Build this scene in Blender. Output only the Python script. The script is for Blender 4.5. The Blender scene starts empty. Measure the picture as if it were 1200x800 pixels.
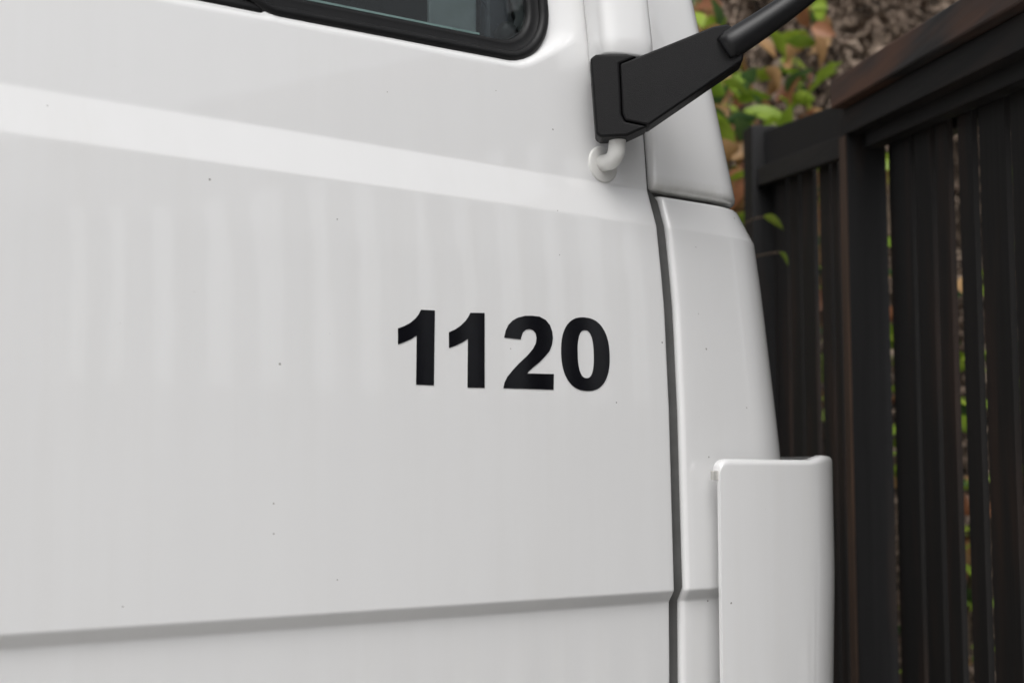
import bpy, bmesh, math, random
import numpy as np
from mathutils import Vector, Matrix, noise

random.seed(7); np.random.seed(7)
R = math.radians
scene = bpy.context.scene
COL = scene.collection

# ------------------------------------------------------------------ camera
cam_d = bpy.data.cameras.new('camera'); cam = bpy.data.objects.new('camera', cam_d); COL.objects.link(cam)
cam_d.sensor_width = 36.0; cam_d.lens = 50.0; cam_d.clip_start = 0.05; cam_d.clip_end = 600
cam.location = (0, -1.54, 1.5)
cam.rotation_euler = (R(90 + 5.48), 0, R(-37.3))
cam_d.dof.use_dof = True; cam_d.dof.focus_distance = 2.0; cam_d.dof.aperture_fstop = 3.7
scene.camera = cam

# ------------------------------------------------------------------ sky and sun (overcast)
SUN_EL, SUN_AZ = 53.0, 224.0     # azimuth clockwise from +Y
world = bpy.data.worlds.new('World'); scene.world = world; world.use_nodes = True
nt = world.node_tree; nt.nodes.clear()
sky = nt.nodes.new('ShaderNodeTexSky'); sky.sky_type = 'NISHITA'; sky.sun_disc = False
sky.sun_elevation = R(SUN_EL); sky.sun_rotation = R(SUN_AZ); sky.air_density = 1.0; sky.dust_density = 5.0; sky.ozone_density = 1.0
hs = nt.nodes.new('ShaderNodeHueSaturation'); hs.inputs['Saturation'].default_value = 0.15
bg = nt.nodes.new('ShaderNodeBackground'); bg.inputs['Strength'].default_value = 0.13
wo = nt.nodes.new('ShaderNodeOutputWorld')
nt.links.new(sky.outputs[0], hs.inputs['Color']); nt.links.new(hs.outputs[0], bg.inputs['Color']); nt.links.new(bg.outputs[0], wo.inputs['Surface'])
sd = bpy.data.lights.new('sun', 'SUN'); sd.energy = 0.9; sd.angle = R(45); sd.color = (1.0, 0.992, 0.985)
sun = bpy.data.objects.new('sun', sd); COL.objects.link(sun)
az, el = R(SUN_AZ), R(SUN_EL)
sv = Vector((math.sin(az) * math.cos(el), math.cos(az) * math.cos(el), math.sin(el)))
sun.rotation_euler = (-sv).to_track_quat('-Z', 'Y').to_euler()
scene.view_settings.view_transform = 'Standard'; scene.view_settings.look = 'None'
scene.view_settings.gamma = 1.0; scene.view_settings.exposure = 0.17; scene.view_settings.use_curve_mapping = False

# ------------------------------------------------------------------ materials
def new_mat(name):
    m = bpy.data.materials.new(name); m.use_nodes = True
    n = m.node_tree; b = n.nodes['Principled BSDF']
    return m, n, b
def N(n, t, **kw):
    x = n.nodes.new(t)
    for k, v in kw.items():
        if hasattr(x, k): setattr(x, k, v)
        else: x.inputs[k].default_value = v
    return x
def ramp(n, fac, stops):
    r = n.nodes.new('ShaderNodeValToRGB'); e = r.color_ramp.elements
    while len(e) < len(stops): e.new(0.5)
    for i, (p, c) in enumerate(stops): e[i].position = p; e[i].color = (*c, 1) if len(c) == 3 else c
    n.links.new(fac, r.inputs['Fac']); return r

def paint_mat(name, base, specks=True, rough=0.32, grime=False):
    m, n, b = new_mat(name)
    tc = N(n, 'ShaderNodeTexCoord')
    nz = N(n, 'ShaderNodeTexNoise', Scale=5.0, Detail=4.0)
    mp = N(n, 'ShaderNodeMapping'); mp.inputs['Scale'].default_value = (3.0, 3.0, 0.7)
    n.links.new(tc.outputs['Object'], mp.inputs['Vector']); n.links.new(mp.outputs[0], nz.inputs['Vector'])
    lo = tuple(c * 0.985 for c in base)
    r = ramp(n, nz.outputs['Fac'], [(0.3, lo), (0.7, base)])
    mps2 = N(n, 'ShaderNodeMapping'); mps2.inputs['Scale'].default_value = (34.0, 34.0, 1.1)
    n.links.new(tc.outputs['Object'], mps2.inputs['Vector'])
    ns2 = N(n, 'ShaderNodeTexNoise', Scale=1.0, Detail=4.0, Roughness=0.6); n.links.new(mps2.outputs[0], ns2.inputs['Vector'])
    nb2 = N(n, 'ShaderNodeTexNoise', Scale=2.3, Detail=2.0); n.links.new(tc.outputs['Object'], nb2.inputs['Vector'])
    mst = N(n, 'ShaderNodeMath', operation='MULTIPLY'); n.links.new(ns2.outputs['Fac'], mst.inputs[0]); n.links.new(nb2.outputs['Fac'], mst.inputs[1])
    rst = ramp(n, mst.outputs[0], [(0.22, (1, 1, 1)), (0.46, (0.975, 0.972, 0.965))])
    mst2 = N(n, 'ShaderNodeMix', data_type='RGBA', blend_type='MULTIPLY'); mst2.inputs['Factor'].default_value = 1.0
    n.links.new(r.outputs['Color'], mst2.inputs['A']); n.links.new(rst.outputs['Color'], mst2.inputs['B'])
    col = mst2.outputs['Result']
    if grime:      # road film caught along the bottom edge of the panel
        gz = N(n, 'ShaderNodeSeparateXYZ'); n.links.new(tc.outputs['Object'], gz.inputs[0])
        gm = N(n, 'ShaderNodeMapRange'); gm.inputs['From Min'].default_value = 1.936; gm.inputs['From Max'].default_value = 1.962; gm.inputs['To Min'].default_value = 0.75; gm.inputs['To Max'].default_value = 0.0
        n.links.new(gz.outputs['Z'], gm.inputs['Value'])
        gn = N(n, 'ShaderNodeTexNoise', Scale=45.0, Detail=5.0, Roughness=0.7); n.links.new(tc.outputs['Object'], gn.inputs['Vector'])
        gx = N(n, 'ShaderNodeMath', operation='MULTIPLY'); n.links.new(gm.outputs[0], gx.inputs[0]); n.links.new(gn.outputs['Fac'], gx.inputs[1])
        gmx = N(n, 'ShaderNodeMix', data_type='RGBA'); n.links.new(gx.outputs[0], gmx.inputs['Factor']); n.links.new(col, gmx.inputs['A']); gmx.inputs['B'].default_value = (0.30, 0.29, 0.22, 1)
        col = gmx.outputs['Result']
    if specks:
        vo = N(n, 'ShaderNodeTexVoronoi', Scale=11.0); vo.voronoi_dimensions = '2D'; vo.inputs['Randomness'].default_value = 1.0
        mps = N(n, 'ShaderNodeSeparateXYZ'); mpv = N(n, 'ShaderNodeCombineXYZ')
        wob = N(n, 'ShaderNodeTexNoise', Scale=300.0, Detail=1.0); n.links.new(tc.outputs['Object'], wob.inputs['Vector'])
        wsc = N(n, 'ShaderNodeVectorMath', operation='SCALE'); wsc.inputs['Scale'].default_value = 0.0008; n.links.new(wob.outputs['Color'], wsc.inputs[0])
        wad = N(n, 'ShaderNodeVectorMath', operation='ADD'); n.links.new(tc.outputs['Object'], wad.inputs[0]); n.links.new(wsc.outputs[0], wad.inputs[1])
        n.links.new(wad.outputs[0], mps.inputs[0]); n.links.new(mps.outputs['X'], mpv.inputs['X']); n.links.new(mps.outputs['Z'], mpv.inputs['Y']); n.links.new(mpv.outputs[0], vo.inputs['Vector'])
        sep = N(n, 'ShaderNodeSeparateColor'); n.links.new(vo.outputs['Color'], sep.inputs[0])
        mr = N(n, 'ShaderNodeMapRange'); mr.inputs['From Min'].default_value = 0.68; mr.inputs['From Max'].default_value = 1.0
        mr.inputs['To Min'].default_value = 0.0; mr.inputs['To Max'].default_value = 0.017
        n.links.new(sep.outputs[0], mr.inputs['Value'])
        lt = N(n, 'ShaderNodeMath', operation='LESS_THAN'); n.links.new(vo.outputs['Distance'], lt.inputs[0]); n.links.new(mr.outputs[0], lt.inputs[1])
        ml = N(n, 'ShaderNodeMath', operation='MULTIPLY'); n.links.new(lt.outputs[0], ml.inputs[0])
        geo = N(n, 'ShaderNodeNewGeometry'); sx = N(n, 'ShaderNodeSeparateXYZ'); n.links.new(geo.outputs['Normal'], sx.inputs[0])
        ny = N(n, 'ShaderNodeMath', operation='LESS_THAN'); ny.inputs[1].default_value = -0.5; n.links.new(sx.outputs['Y'], ny.inputs[0])
        ny2 = N(n, 'ShaderNodeMath', operation='MULTIPLY'); ny2.inputs[1].default_value = 0.7; n.links.new(ny.outputs[0], ny2.inputs[0]); n.links.new(ny2.outputs[0], ml.inputs[1])
        mx = N(n, 'ShaderNodeMix', data_type='RGBA'); n.links.new(ml.outputs[0], mx.inputs['Factor'])
        n.links.new(col, mx.inputs['A']); mx.inputs['B'].default_value = (0.10, 0.08, 0.06, 1)
        col = mx.outputs['Result']
    n.links.new(col, b.inputs['Base Color'])
    b.inputs['Roughness'].default_value = rough
    b.inputs['Specular IOR Level'].default_value = 0.3
    b.inputs['Coat Weight'].default_value = 1.0; b.inputs['Coat Roughness'].default_value = 0.035; b.inputs['Coat IOR'].default_value = 1.6
    n2 = N(n, 'ShaderNodeTexNoise', Scale=7.0, Detail=2.0); n.links.new(tc.outputs['Object'], n2.inputs['Vector'])
    n3 = N(n, 'ShaderNodeTexNoise', Scale=220.0, Detail=1.0); n.links.new(tc.outputs['Object'], n3.inputs['Vector'])
    b1 = N(n, 'ShaderNodeBump', Strength=0.05, Distance=0.009); n.links.new(n2.outputs['Fac'], b1.inputs['Height'])
    b2 = N(n, 'ShaderNodeBump', Strength=0.02, Distance=0.0006); n.links.new(n3.outputs['Fac'], b2.inputs['Height']); n.links.new(b1.outputs[0], b2.inputs['Normal'])
    n.links.new(b2.outputs[0], b.inputs['Coat Normal'])
    return m

def plain_mat(name, base, rough=0.5, metallic=0.0, spec=0.5, var=0.15, scale=30.0, bump=0.0, bscale=200.0):
    m, n, b = new_mat(name)
    tc = N(n, 'ShaderNodeTexCoord')
    nz = N(n, 'ShaderNodeTexNoise', Scale=scale, Detail=5.0); n.links.new(tc.outputs['Object'], nz.inputs['Vector'])
    r = ramp(n, nz.outputs['Fac'], [(0.3, tuple(c * (1 - var) for c in base)), (0.7, tuple(c * (1 + var) for c in base))])
    n.links.new(r.outputs['Color'], b.inputs['Base Color'])
    b.inputs['Roughness'].default_value = rough; b.inputs['Metallic'].default_value = metallic; b.inputs['Specular IOR Level'].default_value = spec
    if bump:
        n3 = N(n, 'ShaderNodeTexNoise', Scale=bscale, Detail=3.0); n.links.new(tc.outputs['Object'], n3.inputs['Vector'])
        b2 = N(n, 'ShaderNodeBump', Strength=bump, Distance=0.002); n.links.new(n3.outputs['Fac'], b2.inputs['Height']); n.links.new(b2.outputs[0], b.inputs['Normal'])
    return m

def wood_mat(name, dark, warm, wear, rough=0.62, along='z'):
    """stained timber: grain runs along the given axis, stain worn to bare brown in streaks"""
    m, n, b = new_mat(name)
    tc = N(n, 'ShaderNodeTexCoord'); oi = N(n, 'ShaderNodeObjectInfo')
    mp = N(n, 'ShaderNodeMapping')
    mp.inputs['Scale'].default_value = (60, 60, 1.6) if along == 'z' else (1.6, 60, 60)
    add = N(n, 'ShaderNodeVectorMath', operation='ADD')
    sc = N(n, 'ShaderNodeVectorMath', operation='SCALE'); sc.inputs['Scale'].default_value = 9.0
    cb = N(n, 'ShaderNodeCombineXYZ')
    for i in range(3): n.links.new(oi.outputs['Random'], cb.inputs[i])
    n.links.new(cb.outputs[0], sc.inputs[0]); n.links.new(tc.outputs['Object'], add.inputs[0]); n.links.new(sc.outputs[0], add.inputs[1])
    n.links.new(add.outputs[0], mp.inputs['Vector'])
    g = N(n, 'ShaderNodeTexNoise', Scale=1.0, Detail=6.0, Roughness=0.65); n.links.new(mp.outputs[0], g.inputs['Vector'])
    mp2 = N(n, 'ShaderNodeMapping'); mp2.inputs['Scale'].default_value = (14, 14, 2.0) if along == 'z' else (2.0, 14, 14)
    n.links.new(add.outputs[0], mp2.inputs['Vector'])
    g2 = N(n, 'ShaderNodeTexNoise', Scale=1.0, Detail=3.0); n.links.new(mp2.outputs[0], g2.inputs['Vector'])
    r1 = ramp(n, g.outputs['Fac'], [(0.3, tuple(c * 0.7 for c in dark)), (0.7, tuple(c * 1.35 for c in dark))])
    r2 = ramp(n, g2.outputs['Fac'], [(wear, (0, 0, 0)), (min(wear + 0.22, 1), (1, 1, 1))])
    mx = N(n, 'ShaderNodeMix', data_type='RGBA'); n.links.new(r2.outputs['Color'], mx.inputs['Factor'])
    n.links.new(r1.outputs['Color'], mx.inputs['A']); mx.inputs['B'].default_value = (*warm, 1)
    n.links.new(mx.outputs['Result'], b.inputs['Base Color']); b.inputs['Roughness'].default_value = rough; b.inputs['Specular IOR Level'].default_value = 0.35
    bp = N(n, 'ShaderNodeBump', Strength=0.35, Distance=0.002); n.links.new(g.outputs['Fac'], bp.inputs['Height']); n.links.new(bp.outputs[0], b.inputs['Normal'])
    return m

def leaf_mat(name, a, c, spec=0.4):
    m, n, b = new_mat(name)
    oi = N(n, 'ShaderNodeObjectInfo'); ge = N(n, 'ShaderNodeNewGeometry'); tc = N(n, 'ShaderNodeTexCoord')
    nz = N(n, 'ShaderNodeTexNoise', Scale=40.0, Detail=3.0); n.links.new(tc.outputs['Object'], nz.inputs['Vector'])
    ad = N(n, 'ShaderNodeMath', operation='ADD'); n.links.new(oi.outputs['Random'], ad.inputs[0]); n.links.new(nz.outputs['Fac'], ad.inputs[1])
    ad2 = N(n, 'ShaderNodeMath', operation='MULTIPLY'); ad2.inputs[1].default_value = 0.55; n.links.new(ad.outputs[0], ad2.inputs[0])
    r = ramp(n, ad2.outputs[0], [(0.15, a), (0.85, c)])
    n.links.new(r.outputs['Color'], b.inputs['Base Color']); b.inputs['Roughness'].default_value = 0.42; b.inputs['Specular IOR Level'].default_value = spec
    tr = N(n, 'ShaderNodeBsdfTranslucent'); n.links.new(r.outputs['Color'], tr.inputs['Color'])
    mx = N(n, 'ShaderNodeMixShader'); mx.inputs['Fac'].default_value = 0.35
    n.links.new(b.outputs[0], mx.inputs[1]); n.links.new(tr.outputs[0], mx.inputs[2])
    n.links.new(mx.outputs[0], n.nodes['Material Output'].inputs['Surface'])
    return m

def stuff_mat(name, stops, scale=9.0, rough=0.85):
    m, n, b = new_mat(name)
    tc = N(n, 'ShaderNodeTexCoord')
    nz = N(n, 'ShaderNodeTexNoise', Scale=scale, Detail=6.0, Roughness=0.7); n.links.new(tc.outputs['Object'], nz.inputs['Vector'])
    wn = N(n, 'ShaderNodeTexVoronoi', Scale=60.0); n.links.new(tc.outputs['Object'], wn.inputs['Vector'])
    sp = N(n, 'ShaderNodeSeparateColor'); n.links.new(wn.outputs['Color'], sp.inputs[0])
    mm = N(n, 'ShaderNodeMath', operation='MULTIPLY_ADD'); mm.inputs[1].default_value = 0.5; mm.inputs[2].default_value = -0.25
    n.links.new(sp.outputs[0], mm.inputs[0])
    ad = N(n, 'ShaderNodeMath', operation='ADD'); n.links.new(nz.outputs['Fac'], ad.inputs[0]); n.links.new(mm.outputs[0], ad.inputs[1])
    r = ramp(n, ad.outputs[0], stops); n.links.new(r.outputs['Color'], b.inputs['Base Color'])
    b.inputs['Roughness'].default_value = rough; b.inputs['Specular IOR Level'].default_value = 0.2
    return m

M = {}
M['paint'] = paint_mat('white_gloss_paint', (0.80, 0.80, 0.80))
M['paint_clean'] = paint_mat('white_gloss_plastic', (0.78, 0.78, 0.78), specks=True)
M['paint_pillar'] = paint_mat('white_gloss_paint_filmed', (0.80, 0.80, 0.80), grime=True)
M['paint_pipe'] = plain_mat('off_white_pipe_paint', (0.78, 0.775, 0.75), rough=0.35, var=0.05, spec=0.5)
M['rubber'] = plain_mat('black_rubber', (0.0085, 0.0085, 0.009), rough=0.45, spec=0.25, bump=0.15)
M['vinyl'] = plain_mat('black_vinyl', (0.003, 0.003, 0.005), rough=0.1, spec=0.5, var=0.25, scale=60)
M['plastic'] = plain_mat('black_textured_plastic', (0.006, 0.0058, 0.0064), rough=0.5, spec=0.2, var=0.1, bump=0.25, bscale=900)
M['tube'] = plain_mat('black_coated_tube', (0.008, 0.008, 0.009), rough=0.4, spec=0.4, var=0.1, bump=0.1, bscale=700)
M['gap'] = plain_mat('shut_line_grey', (0.075, 0.075, 0.073), rough=0.6)
M['metal'] = plain_mat('zinc_bracket', (0.62, 0.61, 0.58), rough=0.45, metallic=0.3, var=0.2, scale=90)
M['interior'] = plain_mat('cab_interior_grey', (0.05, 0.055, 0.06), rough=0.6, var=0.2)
M['seat'] = plain_mat('seat_cloth_blue_grey', (0.16, 0.19, 0.23), rough=0.9, var=0.25, scale=80)
M['dash'] = plain_mat('dash_grey_plastic', (0.22, 0.24, 0.25), rough=0.6, var=0.1)
M['teal'] = plain_mat('glass_edge_teal', (0.16, 0.24, 0.23), rough=0.2)
M['latch'] = plain_mat('latch_blue_black', (0.02, 0.023, 0.035), rough=0.5)
M['tyre'] = plain_mat('tyre_rubber', (0.02, 0.02, 0.02), rough=0.8, bump=0.3, bscale=60)
M['lamp'] = plain_mat('headlamp_lens', (0.55, 0.58, 0.6), rough=0.1, metallic=0.4)
M['mirror'] = plain_mat('mirror_glass', (0.8, 0.8, 0.8), rough=0.02, metallic=1.0, var=0.01)
m, n, b = new_mat('window_glass')
b.inputs['Base Color'].default_value = (0.78, 0.87, 0.86, 1); b.inputs['Roughness'].default_value = 0.02
b.inputs['Transmission Weight'].default_value = 1.0; b.inputs['IOR'].default_value = 1.45
M['glass'] = m
M['slat'] = wood_mat('charcoal_stained_slat', (0.0115, 0.0102, 0.0096), (0.032, 0.019, 0.014), 0.50)
M['post'] = wood_mat('charcoal_stained_post', (0.0095, 0.0092, 0.0098), (0.026, 0.017, 0.013), 0.58)
M['beam'] = wood_mat('charcoal_stained_beam', (0.016, 0.015, 0.0145), (0.033, 0.024, 0.020), 0.52, along='x')
M['cap'] = wood_mat('worn_brown_cap', (0.042, 0.039, 0.038), (0.125, 0.064, 0.042), 0.38, along='x')
M['bare'] = wood_mat('bare_brown_edge', (0.08, 0.05, 0.035), (0.14, 0.08, 0.05), 0.45)
M['leaf_green'] = leaf_mat('fresh_green_leaf', (0.13, 0.24, 0.02), (0.38, 0.50, 0.06))
M['leaf_dark'] = leaf_mat('dark_green_leaf', (0.035, 0.085, 0.03), (0.10, 0.17, 0.06))
M['leaf_tan'] = leaf_mat('dry_tan_leaf', (0.28, 0.15, 0.06), (0.55, 0.34, 0.16))
M['leaf_red'] = leaf_mat('dry_red_brown_leaf', (0.20, 0.075, 0.035), (0.40, 0.18, 0.09))
M['stem'] = plain_mat('brown_stem', (0.10, 0.07, 0.045), rough=0.8, var=0.3)
M['thatch'] = stuff_mat('dry_twig_brown', [(0.2, (0.06, 0.045, 0.034)), (0.45, (0.16, 0.118, 0.09)), (0.65, (0.26, 0.20, 0.155)), (0.85, (0.38, 0.30, 0.23))])
M['earth'] = stuff_mat('bank_earth', [(0.2, (0.02, 0.015, 0.012)), (0.6, (0.06, 0.045, 0.034)), (0.9, (0.10, 0.075, 0.055))])
M['concrete'] = stuff_mat('driveway_concrete', [(0.2, (0.32, 0.315, 0.305)), (0.55, (0.39, 0.382, 0.37)), (0.9, (0.45, 0.44, 0.425))], scale=3.0)
M['render'] = plain_mat('painted_render', (0.30, 0.31, 0.30), rough=0.8, var=0.08, scale=3)
M['batten'] = plain_mat('grey_batten_timber', (0.10, 0.105, 0.10), rough=0.7, var=0.2)
M['board'] = plain_mat('body_side_white', (0.76, 0.76, 0.75), rough=0.35, var=0.03)
M['frame'] = plain_mat('chassis_black', (0.03, 0.03, 0.03), rough=0.6)

# ------------------------------------------------------------------ helpers
def link_mesh(name, verts, faces, mat, parent=None, smooth=True, angle=None):
    me = bpy.data.meshes.new(name)
    me.from_pydata([tuple(v) for v in verts], [], [tuple(f) for f in faces]); me.update()
    bm = bmesh.new(); bm.from_mesh(me); bmesh.ops.recalc_face_normals(bm, faces=bm.faces); bm.to_mesh(me); bm.free()
    if smooth:
        for p in me.polygons: p.use_smooth = True
    me.materials.append(M[mat])
    o = bpy.data.objects.new(name, me); COL.objects.link(o)
    if parent: o.parent = parent
    if angle is not None:
        try: me.set_sharp_from_angle(angle=R(angle))
        except Exception: pass
    return o
def empty(name, loc=(0, 0, 0), rz=0):
    o = bpy.data.objects.new(name, None); COL.objects.link(o); o.location = loc; o.rotation_euler = (0, 0, rz); o.empty_display_size = 0.1
    return o
def tag(o, label=None, cat=None, group=None, kind=None):
    if label: o['label'] = label
    if cat: o['category'] = cat
    if group: o['group'] = group
    if kind: o['kind'] = kind
    return o
def bevel(o, w, seg=2):
    md = o.modifiers.new('bevel', 'BEVEL'); md.width = w; md.segments = seg; md.limit_method = 'ANGLE'; md.angle_limit = R(35)
    return o
def box_vf(x0, x1, y0, y1, z0, z1):
    v = [(x, y, z) for z in (z0, z1) for y in (y0, y1) for x in (x0, x1)]
    f = [(0, 1, 3, 2), (4, 6, 7, 5), (0, 4, 5, 1), (2, 3, 7, 6), (0, 2, 6, 4), (1, 5, 7, 3)]
    return v, f
def box(name, x0, x1, y0, y1, z0, z1, mat, parent=None, bw=0.003):
    v, f = box_vf(x0, x1, y0, y1, z0, z1)
    o = link_mesh(name, v, f, mat, parent, smooth=False)
    if bw: bevel(o, bw)
    return o
def join_vf(parts):
    V, F = [], []
    for v, f in parts:
        k = len(V); V += list(v); F += [tuple(i + k for i in q) for q in f]
    return V, F
def grid_faces(nu, nv, wrap_u=False):
    F = []
    for i in range(nu if wrap_u else nu - 1):
        for j in range(nv - 1):
            a = i * nv + j; c = ((i + 1) % nu) * nv + j
            F.append((a, c, c + 1, a + 1))
    return F
def tube(path, radii, nseg=16, caps=True, flat=1.0):
    """swept tube along a path of points, with a radius at each point"""
    path = [Vector(p) for p in path]; V = []; up = None
    for i, p in enumerate(path):
        d = (path[min(i + 1, len(path) - 1)] - path[max(i - 1, 0)]).normalized()
        if up is None: up = Vector((0, 0, 1)) if abs(d.z) < 0.9 else Vector((1, 0, 0))
        s = d.cross(up).normalized(); up = s.cross(d).normalized()
        for k in range(nseg):
            a = 2 * math.pi * k / nseg
            V.append(p + (s * math.cos(a) * flat + up * math.sin(a)) * radii[i])
    F = []
    n_ = len(path)
    for i in range(n_ - 1):
        for k in range(nseg):
            F.append((i * nseg + k, i * nseg + (k + 1) % nseg, (i + 1) * nseg + (k + 1) % nseg, (i + 1) * nseg + k))
    if caps: F += [tuple(range(nseg)), tuple((n_ - 1) * nseg + k for k in reversed(range(nseg)))]
    return V, F
def bez(p0, p1, p2, p3, n_=12):
    p0, p1, p2, p3 = map(Vector, (p0, p1, p2, p3)); o = []
    for i in range(n_ + 1):
        t = i / n_; o.append(p0 * (1 - t) ** 3 + p1 * 3 * t * (1 - t) ** 2 + p2 * 3 * t * t * (1 - t) + p3 * t ** 3)
    return o

# ------------------------------------------------------------------ ground
gv = []; G = 48
for i in range(G + 1):
    for j in range(G + 1):
        sx = (i / G - 0.5) * 2; sy = (j / G - 0.5) * 2
        gv.append((sx * abs(sx) ** 1.5 * 300, sy * abs(sy) ** 1.5 * 300, 0))
ground = link_mesh('driveway_ground', gv, grid_faces(G + 1, G + 1), 'concrete', smooth=False)
tag(ground, kind='structure')

# ------------------------------------------------------------------ truck
truck = empty('truck', (0, 0, 0))
tag(truck, 'white truck cab with black number 1120 on its door', 'truck')

PROF_Z = np.array([0.60, 0.90, 1.10, 1.3195, 1.336, 1.60, 1.80, 1.876, 1.933, 2.09, 2.30, 2.60, 2.80])
PROF_Y = np.array([0.026, 0.008, 0.003, 0.002, -0.012, -0.0055, 0.0008, 0.0050, 0.0225, 0.031, 0.044, 0.068, 0.090])
def yprof_raw(z): return np.interp(z, PROF_Z, PROF_Y)
def yprof(z, r=0.0022):
    z = np.asarray(z, float); acc = 0
    for k in np.linspace(-1, 1, 9): acc = acc + yprof_raw(z + k * r)
    return acc / 9
def xgap(z):        # front shut line of the door
    return np.interp(z, [0.6, 1.317, 1.336, 1.6, 1.75, 1.876, 1.933, 2.03, 2.22, 2.8], [1.466, 1.467, 1.464, 1.464, 1.461, 1.452, 1.450, 1.447, 1.447, 1.30])

Z_LINES = sorted(set(np.round(np.concatenate([
    np.arange(0.62, 1.30, 0.02), np.arange(1.30, 1.352, 0.0012), np.arange(1.352, 1.86, 0.014), np.arange(1.86, 1.950, 0.0014),
    np.arange(1.950, 2.05, 0.006), np.arange(2.05, 2.76, 0.005)]), 4)))
Z_LINES = np.array(Z_LINES)

# quarter-light opening: rounded outline in (x, z)
def round_poly(pts, rad, n_=14):
    out = []; k = len(pts)
    for i in range(k):
        p0, p1, p2 = (np.array(pts[(i + d) % k], float) for d in (-1, 0, 1))
        a = (p0 - p1) / np.linalg.norm(p0 - p1); c = (p2 - p1) / np.linalg.norm(p2 - p1)
        ang = math.acos(np.clip(a @ c, -1, 1)); t = rad[i] / math.tan(ang / 2)
        s, e = p1 + a * t, p1 + c * t
        ctr = p1 + (a + c) / np.linalg.norm(a + c) * rad[i] / math.sin(ang / 2)
        a0 = math.atan2(*(s - ctr)[::-1]); a1 = math.atan2(*(e - ctr)[::-1]); dd = (a1 - a0 + math.pi) % (2 * math.pi) - math.pi
        for q in range(n_ + 1): out.append((ctr[0] + rad[i] * math.cos(a0 + dd * q / n_), ctr[1] + rad[i] * math.sin(a0 + dd * q / n_)))
    return np.array(out)
def resample(o, step):
    o2 = np.vstack([o, o[:1]]); L = np.r_[0, np.cumsum(np.linalg.norm(np.diff(o2, axis=0), axis=1))]
    m_ = int(L[-1] / step); t = np.arange(m_) * L[-1] / m_
    return np.c_[np.interp(t, L, o2[:, 0]), np.interp(t, L, o2[:, 1])]
def inset(o, d):
    t = np.roll(o, -1, 0) - np.roll(o, 1, 0); t /= np.linalg.norm(t, axis=1)[:, None]
    nrm = np.c_[-t[:, 1], t[:, 0]]      # inward for counter-clockwise outlines
    return o + nrm * d
WIN_Q = resample(round_poly([(0.775, 2.0835), (1.280, 2.0965), (1.268, 2.30), (1.19, 2.62), (0.775, 2.62)], [0.055, 0.085, 0.2, 0.05, 0.04]), 0.006)
WIN_M = resample(round_poly([(0.43, 2.0750), (0.812, 2.0835), (0.775, 2.62), (0.43, 2.62)], [0.05, 0.004, 0.03, 0.05]), 0.006)
def sdist(px, pz, o):
    """signed distance to a closed outline, negative inside"""
    d = np.full(px.shape, 9.0); ins = np.zeros(px.shape, bool)
    a = o; c = np.roll(o, -1, 0)
    for (ax, az_), (bx_, bz_) in zip(a, c):
        ex, ez = bx_ - ax, bz_ - az_; L2 = ex * ex + ez * ez
        t = np.clip(((px - ax) * ex + (pz - az_) * ez) / L2, 0, 1)
        d = np.minimum(d, np.hypot(px - ax - t * ex, pz - az_ - t * ez))
        cr = (az_ > pz) != (bz_ > pz)
        with np.errstate(divide='ignore', invalid='ignore'):
            xi = ax + (pz - az_) * ex / (ez if ez != 0 else 1e-12)
        ins ^= cr & (px < xi)
    return np.where(ins, -d, d)

def smooth01(t): t = np.clip(t, 0, 1); return t * t * (3 - 2 * t)

DOOR_X0 = 0.40
us = np.concatenate([[0, 0.0012, 0.003, 0.005], np.linspace(0.010, 0.990, 190), [0.995, 0.997, 0.9988, 1.0]])
UU, ZZ = np.meshgrid(us, Z_LINES, indexing='ij')
XX = DOOR_X0 + UU * (xgap(ZZ) - DOOR_X0)
near = ZZ > 2.0
dq = np.full(XX.shape, 1.0); dm = np.full(XX.shape, 1.0)
dq[near] = sdist(XX[near], ZZ[near], WIN_Q); dm[near] = sdist(XX[near], ZZ[near], WIN_M)
dw = np.minimum(dq, dm)
YY = yprof(ZZ)
wide = 0.013 + 0.045 * smooth01((XX - 1.17) / 0.08) * smooth01((ZZ - 2.10) / 0.06)
YY = YY + 0.014 * (1 - smooth01((dw + 0.003) / wide))
edge = np.minimum(UU, 1 - UU) * (xgap(ZZ) - DOOR_X0)
er = 0.005
YY = YY + np.where(edge < er, er - np.sqrt(np.maximum(er ** 2 - (er - np.minimum(edge, er)) ** 2, 0)), 0)
V = np.stack([XX, YY, ZZ], -1)
# hem returning into the shut line
flange0 = V[:1].copy(); flange0[..., 1] += 0.035; flange1 = V[-1:].copy(); flange1[..., 1] += 0.035
V = np.concatenate([flange0, V, flange1], 0)
nu, nv = V.shape[0], V.shape[1]
dwp = np.pad(dw, ((1, 1), (0, 0)), constant_values=1.0)
F = []
for i in range(nu - 1):
    for j in range(nv - 1):
        if max(dwp[i, j], dwp[i + 1, j], dwp[i, j + 1], dwp[i + 1, j + 1]) < -0.006: continue
        F.append((i * nv + j, (i + 1) * nv + j, (i + 1) * nv + j + 1, i * nv + j + 1))
door = link_mesh('door', V.reshape(-1, 3), F, 'paint', truck)

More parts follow.
